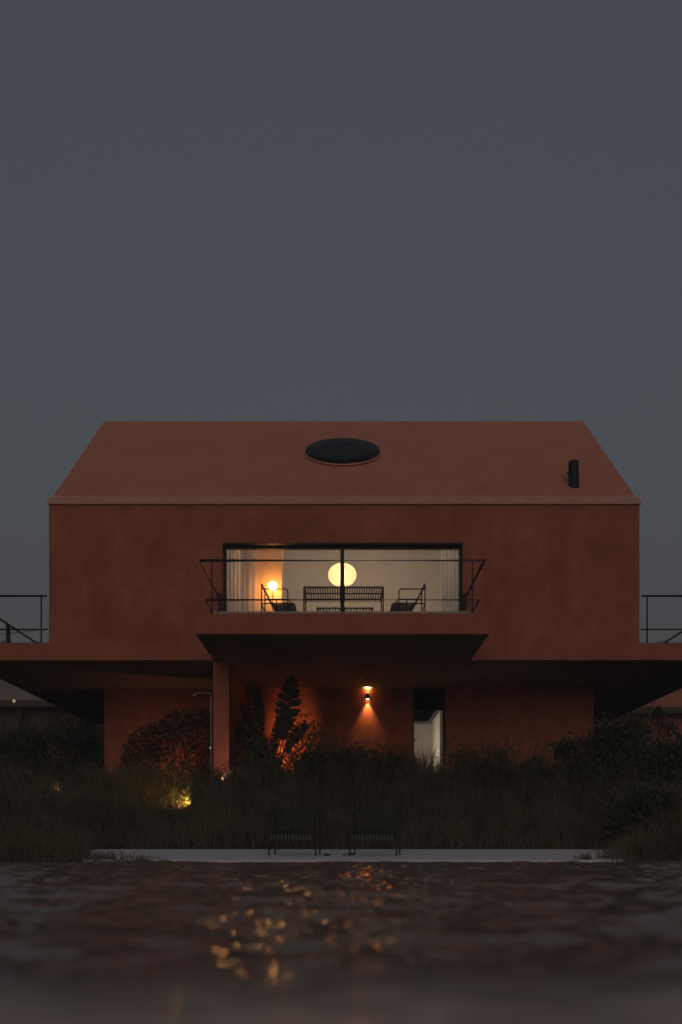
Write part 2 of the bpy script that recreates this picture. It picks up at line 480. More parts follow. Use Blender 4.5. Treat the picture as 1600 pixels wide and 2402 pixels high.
# black flue
yf = YW + 4.25*0.183
m = MB().lathe([(0.118, -0.20), (0.118, 0.26), (0.126, 0.265), (0.126, 0.29), (0.118, 0.295), (0.118, 0.53), (0.105, 0.545)], n=24)
m.box(-0.155, -0.115, -0.02, 0.02, 0.27, 0.31)
o = m.build('flue', M['black'], roof, smooth=False); o.location = (ux(1345.5, yf), yf, slope(yf)+0.02)
m = MB().lathe([(0.15, -0.14), (0.125, 0.03), (0.119, 0.035)], n=24)
o = m.build('flue_collar', M['black'], roof); o.location = (ux(1345.5, yf), yf, slope(yf)+0.0)

# slab and balcony
SX0, SX1, SY1 = -8.44, 8.87, 27.5
m = MB().box(SX0, SX1, 18.0, SY1, Z_SLAB0, Z_SLAB1)
part(m, 'terrace_slab', M['trim'], bevel=0.006)
BX = 2.848
m = MB().box(-BX, BX, 15.75, 17.999, Z_SLAB0-0.002, 4.700)
balc = part(m, 'balcony', M['trim'], bevel=0.006)
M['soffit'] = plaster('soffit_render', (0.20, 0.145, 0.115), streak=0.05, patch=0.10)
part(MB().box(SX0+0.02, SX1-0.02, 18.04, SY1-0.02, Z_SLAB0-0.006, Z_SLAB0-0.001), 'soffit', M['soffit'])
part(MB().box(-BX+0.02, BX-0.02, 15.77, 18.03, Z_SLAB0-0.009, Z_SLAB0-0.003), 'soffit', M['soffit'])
# balcony pavers, set in from the edge
nP = 9
for i in range(nP):
    a = -2.58 + 5.16*i/nP; b = -2.58 + 5.16*(i+1)/nP - 0.008
    for y0, y1 in ((15.79, 16.52), (16.528, 17.25), (17.258, 17.99)):
        MB().box(a, b, y0, y1, 4.700, 4.752).build('paver', M['paver'], balc)
# railings
TOPZ, LOWZ = wz(1314, 15.78), wz(1406.5, 15.78)
rl = MB().tube([(0, 15.80, 4.70), (0, 15.80, TOPZ)], 0.019, 8)
rail = part(rl, 'balcony_railing', M['black'])
RX = 2.757
MB().tube([(-RX, 18.02, TOPZ), (-RX, 15.80, TOPZ), (RX, 15.80, TOPZ), (RX, 18.02, TOPZ)], 0.021, 8).build('top_rail', M['black'], rail)
LX = 2.652
MB().tube([(-LX, 18.02, LOWZ), (-LX, 15.80, LOWZ), (LX, 15.80, LOWZ), (LX, 18.02, LOWZ)], 0.015, 8).build('lower_rail', M['black'], rail)
for px in (497, 1108):
    x = ux(px, 15.80)
    MB().tube([(x, 15.80, 4.70), (x, 15.80, TOPZ)], 0.012, 8).build('post', M['black'], rail)
    MB().box(x-0.03, x+0.03, 15.775, 15.825, 4.70, 4.80).build('post_foot', M['black'], rail)
for px in (649, 954):
    x = ux(px, 15.80)
    MB().tube([(x, 15.80, 4.70), (x, 15.80, LOWZ)], 0.011, 8).build('post', M['black'], rail)
for s in (-1, 1):
    MB().box(s*2.70-0.035, s*2.70+0.035, 17.90, 18.015, 4.70, TOPZ+0.02).build('post', M['black'], rail)
def terrace_rail(xa, xb, xpost, xside, yside_posts):
    r = part(MB().tube([(xa, 18.06, TOPZ), (xside, 18.06, TOPZ), (xside, 27.2, TOPZ)], 0.021, 8), 'terrace_railing', M['black'])
    MB().tube([(xb, 18.06, 5.0), (xside, 18.06, 5.0), (xside, 27.2, 5.0)], 0.015, 8).build('lower_rail', M['black'], r)
    for x in (xpost, xside):
        MB().tube([(x, 18.06, 4.67), (x, 18.06, TOPZ)], 0.017, 8).build('post', M['black'], r)
    for y in yside_posts:
        MB().box(xside-0.035, xside+0.035, y-0.05, y+0.05, 4.67, TOPZ).build('post', M['black'], r)
terrace_rail(ux(110, 18.06), ux(111, 18.06), ux(97, 18.06), SX0+0.06, (20.4, 23.2, 27.2))
terrace_rail(ux(1505, 18.06), ux(1502, 18.06), ux(1518, 18.06), SX1-0.06, (20.6, 23.3, 27.2))

# window of the upper room
win = part(MB().box(WXL-0.05, WXR+0.05, YW+0.19, YW+0.27, WTOP-0.06, WTOP+0.03), 'window', M['frame'])
MB().box(WXL-0.02, WXL+0.055, YW+0.185, YW+0.275, 4.70, WTOP-0.061).build('frame', M['frame'], win)
MB().box(WXR-0.055, WXR+0.02, YW+0.185, YW+0.275, 4.70, WTOP-0.061).build('frame', M['frame'], win)
MB().box(-0.045, 0.045, YW+0.18, YW+0.28, 4.70, WTOP-0.061).build('mullion', M['frame'], win)
MB().box(WXL+0.056, WXR-0.056, YW+0.19, YW+0.27, 4.695, 4.76).build('sill', M['frame'], win)
MB().box(WXL+0.05, -0.04, YW+0.225, YW+0.235, 4.75, WTOP-0.055).build('pane', M['glass'], win)
MB().box(0.04, WXR-0.05, YW+0.225, YW+0.235, 4.75, WTOP-0.055).build('pane', M['glass'], win)
# dark sheets painting the shade of the unlit reveal
m = MB()
m.box(WXL+0.002, WXR-0.002, YW+0.012, YW+0.185, WTOP-0.014, WTOP-0.002)
m.box(WXL+0.002, WXL+0.016, YW+0.012, YW+0.185, 4.705, WTOP-0.014)
m.box(WXR-0.016, WXR-0.002, YW+0.012, YW+0.185, 4.705, WTOP-0.014)
m.build('reveal_shade', M['frame'], win)

# upper room shell
YI = YW+TH+0.004
part(MB().box(-3.4, 3.4, YI, 21.6, 4.692, 4.72), 'room_floor', M['floor'])
m = MB()
XE = ux(663, 19.5)
m.box(XE, 3.5, 21.5, 21.6, 4.72, 10.6)               # far wall of the living room
m.box(XE-0.0, 3.5, 21.5, 21.6, 4.72, 4.80)
m = MB(); m.box(-3.5, 3.5, 21.5, 21.6, 4.72, 10.4)
part(m, 'room_back_wall', M['white'])
for xa in (-3.5, 3.4):
    part(MB().prism([(YI, 4.72), (21.49, 4.72), (21.49, Z_EAVE-0.32+(21.49-YI)*SL), (YI, Z_EAVE-0.32)], 'x', xa, xa+0.1), 'room_side_wall', M['white'])
m = MB(); m.prism([(YI, Z_EAVE-0.30), (21.49, Z_EAVE-0.30+(21.49-YI)*SL), (21.49, Z_EAVE-0.27+(21.49-YI)*SL), (YI, Z_EAVE-0.27)], 'x', -3.39, 3.39)
part(m, 'sloping_ceiling', M['white'])
m = MB(); m.box(WXL-0.6, WXL-0.02, YI, YI+0.01, 4.72, Z_EAVE-0.32); m.box(WXR+0.02, WXR+0.6, YI, YI+0.01, 4.72, Z_EAVE-0.32)
m.box(WXL-0.6, WXR+0.6, YI, YI+0.01, WTOP+0.03, Z_EAVE-0.32)
part(m, 'inner_wall_lining', M['white'])

# lower storey
YL = 21.2
LXL, LXR = ux(245, YL), ux(1393, YL)
DX0, DX1 = ux(968, YL), ux(1045, YL)
m = MB()
m.box(LXL, DX0, YL, YL+0.3, 0.9, Z_SLAB0); m.box(DX1, LXR, YL, YL+0.3, 0.9, Z_SLAB0)
m.box(LXL, LXL+0.3, YL+0.3, 26.5, 0.9, Z_SLAB0); m.box(LXR-0.3, LXR, YL+0.3, 26.5, 0.9, Z_SLAB0)
m.box(LXL+0.3, LXR-0.3, 26.2, 26.5, 0.9, Z_SLAB0)
m.box(LXL, LXR, YL+0.0, YL+0.001, 0.9, 0.91)
part(m, 'lower_wall', M['wall'])
CX0, CX1 = ux(500, 18.05), ux(537.5, 18.05)
part(MB().box(CX0, CX1, 18.05, YL-0.001, 0.9, Z_SLAB0-0.007), 'fin_wall', M['trim'], bevel=0.008)
part(MB().box(LXL, LXR, 18.3, YL, 1.2, GROUND_H+0.05), 'porch_floor', M['deck'])
# lobby behind the narrow doorway: black dropped ceiling over pale walls
CE = CAM_Z + 3.54
m = MB(); m.box(DX0-0.3, DX1+0.1, YL+0.305, YL+0.36, CE, Z_SLAB0-0.002); m.box(DX0-0.3, DX1+0.1, YL+0.36, 24.1, CE, CE+0.05)
part(m, 'lobby_ceiling', M['dark_ceiling'])
m = MB(); m.box(DX0-0.35, 2.6, 24.0, 24.1, 1.3, CE-0.002); m.box(2.6, 2.70, YL+0.5, 24.1, 1.3, CE-0.002)
m.box(2.701, 2.95, YL+0.5, YL+0.6, 1.3, CE-0.002); m.box(DX0-0.40, DX0-0.3, YL+0.305, 24.0, 1.3, CE-0.002)
part(m, 'lobby_wall', M['white'])
part(MB().box(DX0-0.3, 2.6, YL+0.305, 24.0, 1.25, GROUND_H+0.06), 'lobby_floor', M['floor'])
door = part(MB().box(DX0, DX0+0.045, YL+0.10, YL+0.18, GROUND_H, Z_SLAB0-0.003), 'doorway', M['frame'])
MB().box(DX1-0.06, DX1, YL+0.10, YL+0.18, GROUND_H, Z_SLAB0-0.003).build('frame', M['frame'], door)
MB().box(DX0+0.046, DX1-0.061, YL+0.10, YL+0.18, Z_SLAB0-0.08, Z_SLAB0-0.003).build('frame', M['frame'], door)
MB().box(DX0+0.04, DX1-0.055, YL+0.135, YL+0.143, GROUND_H, Z_SLAB0-0.07).build('pane', M['glass'], door)
# low sedum on the terrace edge
def blades(n, X, Y, Z, h, w, lean, droop=0.5, seg=3):
    """grass blades: tapered strips that bend over"""
    a = rng.uniform(0, 2*math.pi, n); dx, dy = np.cos(a), np.sin(a)
    fa = rng.uniform(0, 2*math.pi, n); sx, sy = np.cos(fa)*w/2, np.sin(fa)*w/2*0.4
    V = np.zeros((n, seg*2+1, 3)); 
    for k in range(seg+1):
        t = k/seg
        off = lean*h*(0.35*t + droop*t*t)
        z = h*(t - 0.22*droop*lean*t*t*1.5)
        cx, cyy, cz = X+dx*off, Y+dy*off, Z+z
        if k < seg:
            ww = (1-0.55*t)
            V[:,2*k] = np.stack([cx-sx*ww, cyy-sy*ww, cz], -1); V[:,2*k+1] = np.stack([cx+sx*ww, cyy+sy*ww, cz], -1)
        else: V[:,2*seg] = np.stack([cx, cyy, cz], -1)
    T = []
    for k in range(seg-1):
        b = 2*k; T += [(b, b+1, b+3), (b, b+3, b+2)]
    b = 2*(seg-1); T.append((b, b+1, b+2))
    T = np.array(T); nv = seg*2+1
    return V.reshape(-1,3), (T[None]+ (np.arange(n)*nv)[:,None,None]).reshape(-1,3)
def merge(parts):
    vs, ts, o = [], [], 0
    for v, t in parts:
        vs.append(v); ts.append(t+o); o += len(v)
    return np.concatenate(vs), np.concatenate(ts)
for xa, xb in ((SX0+0.15, XL-0.05), (XR+0.05, SX1-0.15)):
    n = 2600
    X, Y = rng.uniform(xa, xb, n), rng.uniform(18.08, 19.2, n)
    hh = rng.uniform(0.02, 0.075, n)*(1+0.9*(np.sin(X*9)>0.55))
    v, t = blades(n, X, Y, np.full(n, 4.685), hh, 0.014, rng.uniform(0.2, 1.2, n), seg=2)
    o = link('terrace_sedum', np_mesh('terrace_sedum', v, t), M['sedum'])
    tag(o, 'low brown sedum growing along the left terrace edge' if xa < 0 else 'low dark sedum tufts along the right terrace edge', 'sedum', kind='stuff')

# ------------------------------------------------------------------ lamps
def point(name, loc, energy, col, r=0.05, parent=None):
    d = bpy.data.lights.new(name, 'POINT'); d.energy = energy*LK; d.color = col; d.shadow_soft_size = r
    o = bpy.data.objects.new(name, d); COL.objects.link(o); o.location = loc
    if parent: o.parent = parent
    return o
def spot(name, loc, rot, energy, col, size, blend=0.6, r=0.02, parent=None):
    d = bpy.data.lights.new(name, 'SPOT'); d.energy = energy*LK; d.color = col; d.shadow_soft_size = r
    d.spot_size = R(size); d.spot_blend = blend
    o = bpy.data.objects.new(name, d); COL.objects.link(o); o.location = loc; o.rotation_euler = rot
    if parent: o.parent = parent
    return o
# pendant
yp = 19.8
pend = empty('pendant_lamp', (ux(803, yp), yp, wz(1349, yp)))
tag(pend, 'large glowing oval paper pendant lamp behind the balcony window', 'lamp')
def paper_mat():
    m = bpy.data.materials.new('rice_paper'); m.use_nodes = True
    n, l = m.node_tree.nodes, m.node_tree.links; n.clear()
    t = n.new('ShaderNodeBsdfTranslucent'); t.inputs[0].default_value = (0.88, 0.77, 0.55, 1)
    d = n.new('ShaderNodeBsdfDiffuse'); d.inputs[0].default_value = (0.75, 0.66, 0.5, 1)
    x = n.new('ShaderNodeMixShader'); x.inputs[0].default_value = 0.25; o = n.new('ShaderNodeOutputMaterial')
    l.new(t.outputs[0], x.inputs[1]); l.new(d.outputs[0], x.inputs[2])
    tp = n.new('ShaderNodeBsdfTransparent'); x2 = n.new('ShaderNodeMixShader'); x2.inputs[0].default_value = 0.08
    l.new(x.outputs[0], x2.inputs[1]); l.new(tp.outputs[0], x2.inputs[2]); l.new(x2.outputs[0], o.inputs[0]); return m
pr = [(0.02 if abs(a) == 90 else 0.343*math.cos(R(a))**0.85, 0.262*math.sin(R(a))) for a in range(-90, 91, 10)]
MB().lathe(pr, n=48).build('shade', paper_mat(), pend, smooth=True)
MB().lathe([(0.02, -0.16), (0.08, -0.13), (0.10, -0.04), (0.10, 0.04), (0.08, 0.13), (0.02, 0.16)], n=20).build('bulb', emit('pendant_bulb', (1.0, 0.74, 0.44), 14), pend, smooth=True)
MB().tube([(0,0,0.26), (0,0,2.6)], 0.006, 6).build('cord', M['cable'], pend)
MB().lathe([(0.05, 0.255), (0.05, 0.275)], n=16).build('collar', M['black'], pend)
# floor lamp with glowing globe
yg = 18.88
gl = empty('globe_floor_lamp', (ux(640, yg), yg, 4.72))
tag(gl, 'slim floor lamp with bright white globe beside the oak panel', 'lamp')
gzc = wz(1375, yg) - 4.72
MB().lathe([(0.01, gzc-0.098)] + [(0.098*math.cos(R(a)), gzc+0.098*math.sin(R(a))) for a in range(-84, 85, 12)] + [(0.01, gzc+0.098)], n=32).build('globe', emit('globe_lit', (1.0, 0.45, 0.12), 50.0), gl, smooth=True)
MB().tube([(0,0,0.02), (0,0,gzc-0.09)], 0.010, 8).build('pole', M['black'], gl)
MB().lathe([(0.13, 0.0), (0.13, 0.018), (0.02, 0.03)], n=24).build('base', M['black'], gl)
# oak panel (cupboard end) that catches the globe's light
pa = empty('oak_cupboard', (0, 19.16, 4.72))
tag(pa, 'tall oak cupboard glowing orange beside the globe lamp', 'cupboard')
xa, xb = ux(540, 19.3), ux(663, 19.3)
for i in range(5):
    w = (xb-xa)/5
    MB().box(xa+w*i, xa+w*(i+1)-0.006, 0.0, 0.03, 0.0, 3.0).build('board', M['wood'], pa)
MB().box(xa, xb-0.008, 0.031, 0.5, 0.0, 2.998).build('carcass', M['wood'], pa)
# ceiling wash light in the upper room (recessed strip in the sloping ceiling, lights the far wall)
def area(name, loc, rot, energy, col, sx, sy, parent=None):
    d = bpy.data.lights.new(name, 'AREA'); d.shape = 'RECTANGLE'; d.size = sx; d.size_y = sy; d.energy = energy*LK; d.color = col
    o = bpy.data.objects.new(name, d); COL.objects.link(o); o.location = loc; o.rotation_euler = rot
    if parent: o.parent = parent
    return o
st = empty('strip_light', (0.2, 19.3, 8.22)); tag(st, 'slim ceiling strip light washing the far wall of the upper room', 'light')
MB().box(-2.2, 2.2, -0.04, 0.04, -0.03, 0.03).build('housing', M['black'], st)
MB().tube([(-1.5,0,0.03),(-1.5,0,0.14)], 0.008, 6).build('hanger', M['black'], st)
MB().tube([(1.5,0,0.03),(1.5,0,0.14)], 0.008, 6).build('hanger', M['black'], st)
area('strip_glow', (0, 0, -0.035), (R(12), 0, 0), 34, (1.0, 0.75, 0.57), 4.3, 0.06, st)
# light panel added out of view to light the lobby walls
lob = empty('lobby_fill_panel', (DX0-0.298, 22.25, 2.7)); tag(lob, 'added light panel on the lobby side wall, hidden by the doorway jamb', 'light')
MB().box(0.0, 0.02, -0.65, 0.65, -0.8, 0.8).build('panel', M['frame'], lob)
area('lobby_glow', (0.03, 0, 0), (0, R(-90), 0), 12, (1.0, 0.82, 0.60), 1.5, 1.2, lob)
# up-and-down wall sconce
ws = empty('wall_sconce', (ux(862.5, YL), YL-0.06, wz(1634, YL)))
tag(ws, 'small black cylinder wall sconce shining up and down the red wall', 'wall lamp')
MB().lathe([(0.045, -0.075), (0.050, -0.07), (0.050, 0.07), (0.045, 0.075)], n=20).build('body', M['black'], ws)
MB().box(-0.03, 0.03, 0.03, 0.06, -0.04, 0.04).build('bracket', M['black'], ws)
le = emit('sconce_lens_lit', (1.0, 0.62, 0.25), 25)
MB().lathe([(0.034, 0.074), (0.034, 0.078)], n=16).build('lens', le, ws)
MB().lathe([(0.034, -0.078), (0.034, -0.074)], n=16).build('lens', le, ws)
WARM = (1.0, 0.52, 0.17)
spot('sconce_up', (0, 0, 0.085), (R(180), 0, 0), 95, WARM, 92, 1.0, 0.02, ws)
spot('sconce_down', (0, 0, -0.085), (0, 0, 0), 78, WARM, 70, 1.0, 0.02, ws)
# sensor on the soffit above it
sn = empty('ceiling_sensor', (ux(864, 19.9), 19.9, Z_SLAB0)); tag(sn, 'small round sensor on the soffit above the wall sconce', 'sensor')
MB().lathe([(0.06, -0.035), (0.075, -0.012), (0.075, 0.0)], n=20).build('housing', M['soffit'], sn)
MB().lathe([(0.02, -0.05), (0.035, -0.034)], n=14).build('lens', M['black'], sn)
# garden spots
def garden_spot(name, px, hh, d, energy, col, aim, label, size=100):
    x, z = ux(px, d), float(gz(ux(px, d), d))
    g = empty(name, (x, d, z)); tag(g, label, 'garden light', 'garden spike lights')
    MB().tube([(0,0,-0.05), (0,0,0.12+hh)], 0.012, 6).build('spike', M['black'], g)
    h = MB().tube([(0,0,0.10+hh), tuple(Vector((0,0,0.10+hh)) + Vector(aim).normalized()*0.11)], 0.035, 12).build('head', M['black'], g)
    p = Vector((0,0,0.10+hh)) + Vector(aim).normalized()*0.125
    MB().tube([tuple(p-Vector(aim).normalized()*0.012), tuple(p-Vector(aim).normalized()*0.004)], 0.028, 12).build('lens', emit('spike_lens_lit', col, 6), g)
    q = Vector(aim).to_track_quat('-Z', 'Y').to_euler()
    spot('beam', p, q, energy, col, size, 0.8, 0.02, g)
    return g
garden_spot('garden_spike_light', 686, 0.1, 20.15, 250, (1.0, 0.38, 0.10), (-0.06, 1.1, 1.3), 'spike light behind the paddle-leaf plant washing the wall orange', 52)
garden_spot('garden_spike_light', 425, 0, 20.75, 24, (1.0, 0.44, 0.15), (-0.25, 0.12, 0.95), 'spike light hidden behind the round hedge, lighting wall and soffit', 120)
garden_spot('garden_spike_light', 458, 0, 16.9, 36, (1.0, 0.62, 0.13), (-0.75, 0.25, 0.32), 'spike light in the grass before the column, yellow blades around it', 140)
garden_spot('garden_spike_light', 146, 0, 17.1, 2.5, (1.0, 0.66, 0.16), (-0.5, 0.3, 0.5), 'faint spike light in the dark grass beyond the round hedge', 110)
garden_spot('garden_spike_light', 520, 0.35, 17.1, 22, (1.0, 0.62, 0.45), (0.0, 0.62, 0.8), 'spike light at the foot of the column shining up it', 90)

# ------------------------------------------------------------------ curtains
def curtain(x0, x1, y, z0, z1, waves, amp, label):
    n = waves*10; v, f = [], []
    for i in range(n+1):
        x = x0+(x1-x0)*i/n
        a = amp*math.sin(2*math.pi*waves*i/n) + amp*0.3*math.sin(2*math.pi*waves*i/n*0.37+1)
        for yy, z in ((y+a, z0), (y+a*0.8, z1), (y+a*0.8+0.006, z1), (y+a+0.006, z0)): v.append((x, yy, z))
    for i in range(n):
        for k in range(4):
            kk = (k+1) % 4; f.append((i*4+k, (i+1)*4+k, (i+1)*4+kk, i*4+kk))
    o = MB().add(v, f).build('curtain', M['curtain'], smooth=True); tag(o, label, 'curtain')
curtain(ux(524, 18.55), ux(567, 18.55), 18.52, 4.73, 7.25, 5, 0.03, 'pale sheer curtain gathered at the window end by the globe lamp')
curtain(ux(1034, 18.55), ux(1088, 18.55), 18.52, 4.73, 7.25, 6, 0.03, 'pale sheer curtain gathered at the window end away from the globe lamp')
curtain(ux(561, 19.0), ux(601, 19.0), 19.09, 4.73, 7.3, 3, 0.028, 'linen curtain in front of the oak cupboard, lit amber')

# ------------------------------------------------------------------ slatted steel furniture
SLATP = [(-0.365, 0.235), (-0.350, 0.31), (-0.325, 0.355), (-0.28, 0.368), (-0.10, 0.345), (0.02, 0.325), (0.08, 0.335),
         (0.125, 0.375), (0.16, 0.43), (0.225, 0.56), (0.285, 0.69), (0.300, 0.73)]
def lounge_chair():
    """front of the chair is local -Y"""
    r = empty('lounge_chair')
    N, half = 12, 0.285
    me = MB().strap(SLATP, -0.012, 0.012, 0.008).mesh('slat'); me.materials.append(M['slat'])
    for i in range(N):
        o = link('slat', me, None, r); o.location.x = -half + 2*half*i/(N-1)
    T = 0.0125
    for s in (-1, 1):
        x = s*0.345
        MB().tube([(x, 0.325, 0.0), (x, 0.325, 0.73)], T, 8).build('leg', M['slat'], r)
        MB().tube([(x, 0.325, 0.628), (x, -0.15, 0.628), (x, -0.185, 0.617), (x, -0.20, 0.585), (x, -0.20, 0.0)], T, 8).build('arm_rest', M['slat'], r)
    MB().tube([(-0.345, 0.315, 0.715), (0.345, 0.315, 0.715)], T, 8).build('back_rail', M['slat'], r)
    MB().tube([(-0.345, -0.20, 0.342), (0.345, -0.20, 0.342)], T, 8).build('seat_rail', M['slat'], r)
    MB().tube([(-0.345, 0.325, 0.33), (0.345, 0.325, 0.33)], T, 8).build('seat_rail', M['slat'], r)
    MB().tube([(-0.345, 0.05, 0.315), (0.345, 0.05, 0.315)], T, 8).build('seat_rail', M['slat'], r)
    MB().tube([(-0.345, 0.325, 0.33), (-0.345, -0.20, 0.342)], T, 8).build('side_rail', M['slat'], r)
    MB().tube([(0.345, 0.325, 0.33), (0.345, -0.20, 0.342)], T, 8).build('side_rail', M['slat'], r)
    return r
BZ = 4.752
ch = lounge_chair()
tag(ch, 'black slatted steel lounge chair on the balcony beside the globe lamp', 'chair', 'slatted lounge chairs')
ch.location = (ux(655, 16.75), 16.75, BZ); ch.rotation_euler.z = R(90); ch.scale = (1.0,)*3     # faces +X
def place(label, loc, rz, tilt=0.0):
    c = copy_tree(ch); c['label'] = label; c.location = loc; c.rotation_euler = (tilt, 0, rz); return c
place('black slatted steel lounge chair on the balcony away from the globe lamp', (ux(956, 16.75), 16.75, BZ), R(-90))
place('dark slatted lounge chair on the pool deck, nearer the lit grass', (ux(690, 12.05), 12.10, deck_z(12.10)), R(-5)).scale = (1,)*3
place('dark slatted lounge chair on the pool deck, nearer the doorway', (ux(879, 12.05), 12.08, deck_z(12.08)), R(-9)).scale = (1,)*3
# dining table: slats run front to back, seen from below
def slatted(name, label, cat, x, y, N, half, sp, sw, legs, rails, T=0.014):
    r = empty(name, (x, y, BZ)); tag(r, label, cat)
    me = MB().strap(sp, -sw/2, sw/2, 0.008).mesh('slat'); me.materials.append(M['slat'])
    for i in range(N):
        o = link('slat', me, None, r); o.location.x = -half + 2*half*i/(N-1)
    for lx, ly, lz in legs: MB().tube([(lx, ly, 0), (lx, ly, lz)], T, 8).build('leg', M['slat'], r)
    for a, b in rails: MB().tube([a, b], T, 8).build('rail', M['slat'], r)
    return r
hx, hy = 0.81, 0.45
slatted('slatted_table', 'long black slatted steel dining table standing on the balcony', 'table', ux(806, 16.98), 16.98, 32, 0.785,
        [(-hy, 0.665), (-hy+0.004, 0.715), (-hy+0.03, 0.738), (hy-0.03, 0.738), (hy-0.004, 0.715), (hy, 0.665)], 0.024,
        [(sx*hx, sy*(hy-0.06), 0.73) for sx in (-1,1) for sy in (-1,1)],
        [((-hx, y, 0.712), (hx, y, 0.712)) for y in (-hy+0.06, 0.0, hy-0.06)] + [((x, -hy+0.06, 0.70), (x, hy-0.06, 0.70)) for x in (-hx, hx)])
slatted('slatted_bench', 'low slatted steel bench behind the table, only its slat ends showing', 'bench', ux(809, 17.2), 17.20, 19, 0.58,
        [(-0.21, 0.375), (-0.205, 0.42), (-0.18, 0.446), (0.18, 0.446), (0.205, 0.42), (0.21, 0.375)], 0.026,
        [(sx*0.56, sy*0.15, 0.43) for sx in (-1,1) for sy in (-1,1)], [((-0.6, y, 0.425), (0.6, y, 0.425)) for y in (-0.14, 0.14)])
wb = empty('wire_basket', (0.02, 16.75, BZ+0.742)); tag(wb, 'small open wire basket standing on the slatted dining table', 'basket')
for zz, rr in ((0.004, 0.075), (0.055, 0.10)):
    MB().tube([(rr*math.cos(R(a)), rr*math.sin(R(a)), zz) for a in range(0, 361, 20)], 0.004, 5).build('ring', M['slat'], wb)
for k in range(10):
    a = R(36*k); MB().tube([(0.075*math.cos(a), 0.075*math.sin(a), 0.004), (0.10*math.cos(a), 0.10*math.sin(a), 0.055)], 0.003, 5).build('wire', M['slat'], wb)
# outdoor shower beside the column
ys = 18.0
xs_ = ux(497, 17.95)
sh = empty('outdoor_shower', (xs_-0.02, 17.95, GROUND_H))
tag(sh, 'thin steel outdoor shower pipe standing against the column', 'shower')
zt = wz(1626, 17.95)-GROUND_H
MB().tube([(0,0,-0.1), (0,0,zt-0.03), (-0.01,0,zt-0.008), (-0.03,0,zt), (-0.33,0,zt), (-0.355,0,zt-0.01), (-0.362,0,zt-0.03)], 0.011, 8).build('pipe', M['steel'], sh)
MB().lathe([(0.045, zt-0.055), (0.045, zt-0.043), (0.012, zt-0.03)], c=(-0.362,0,0), n=16).build('shower_head', M['steel'], sh)
MB().tube([(0,-0.02,1.0), (0,-0.07,1.0)], 0.022, 10).build('tap', M['steel'], sh)

# ------------------------------------------------------------------ outbuildings behind
def shed(name, label, x0, x1, d, eave, ridge, roofm, wallm, post_x=None, depth=5):
    r = empty(name, ((x0+x1)/2, d, GROUND_H)); tag(r, label, 'outbuilding')
    off = Vector(((x0+x1)/2, d, GROUND_H))
    def b(mb, nm, m):
        o = mb.build(nm, m, r); o.location = -off; return o
    b(MB().box(x0+0.4, x1-0.4, d+0.6, d+depth, 0.8, eave+0.1), 'wall', wallm)
    b(MB().prism([(d, eave), (d+depth*0.6, ridge), (d+depth+0.5, eave), (d+depth+0.5, eave-0.12), (d+depth*0.6, ridge-0.12), (d, eave-0.12)], 'x', x0, x1), 'roof', roofm)
    b(MB().box(x0, x1, d-0.06, d+0.0, eave-0.30, eave-0.05), 'fascia', M['shedwall'])
    if post_x is not None: b(MB().box(post_x-0.07, post_x+0.07, d+0.1, d+0.24, 0.8, eave-0.1), 'post', M['bark'])
    return r
shed('garden_shed', 'low garden shed with weathered pale roof beyond the terrace, post at its eave', ux(-260, 31), ux(215, 31), 31, wz(1640, 31), wz(1560, 34), M['shedroof'], M['shedwall'], ux(42, 31))
bl = empty('eave_bulb', (ux(33, 30.7), 30.7, wz(1638, 30.7)-0.1)); tag(bl, 'tiny bare bulb under the eave of the pale-roofed shed', 'lamp')
MB().lathe([(0.03,-0.06),(0.06,-0.02),(0.055,0.03),(0.02,0.07)], n=12).build('bulb', emit('bulb_dim', (1.0,0.7,0.45), 0.35), bl, smooth=True)
MB().lathe([(0.025,0.06),(0.025,0.14)], n=10).build('socket', M['black'], bl)
shed('clay_roof_shed', 'outbuilding with clay coloured roof and walls beyond the right terrace', ux(1420, 33), ux(1860, 33), 33, wz(1656, 33), wz(1570, 36), M['shedroof_r'], M['wall'])
# cable across the left terrace
c = MB().tube([(XL+0.02, 24.0, wz(1440, 24)), (-8.5, 26.0, wz(1456, 25.5)), (-12.0, 29.0, wz(1470, 28)), (-30, 45, 13)], 0.011, 6).build('overhead_cable', M['cable'])
tag(c, 'thin dark cable sagging past the left terrace railing', 'cable')

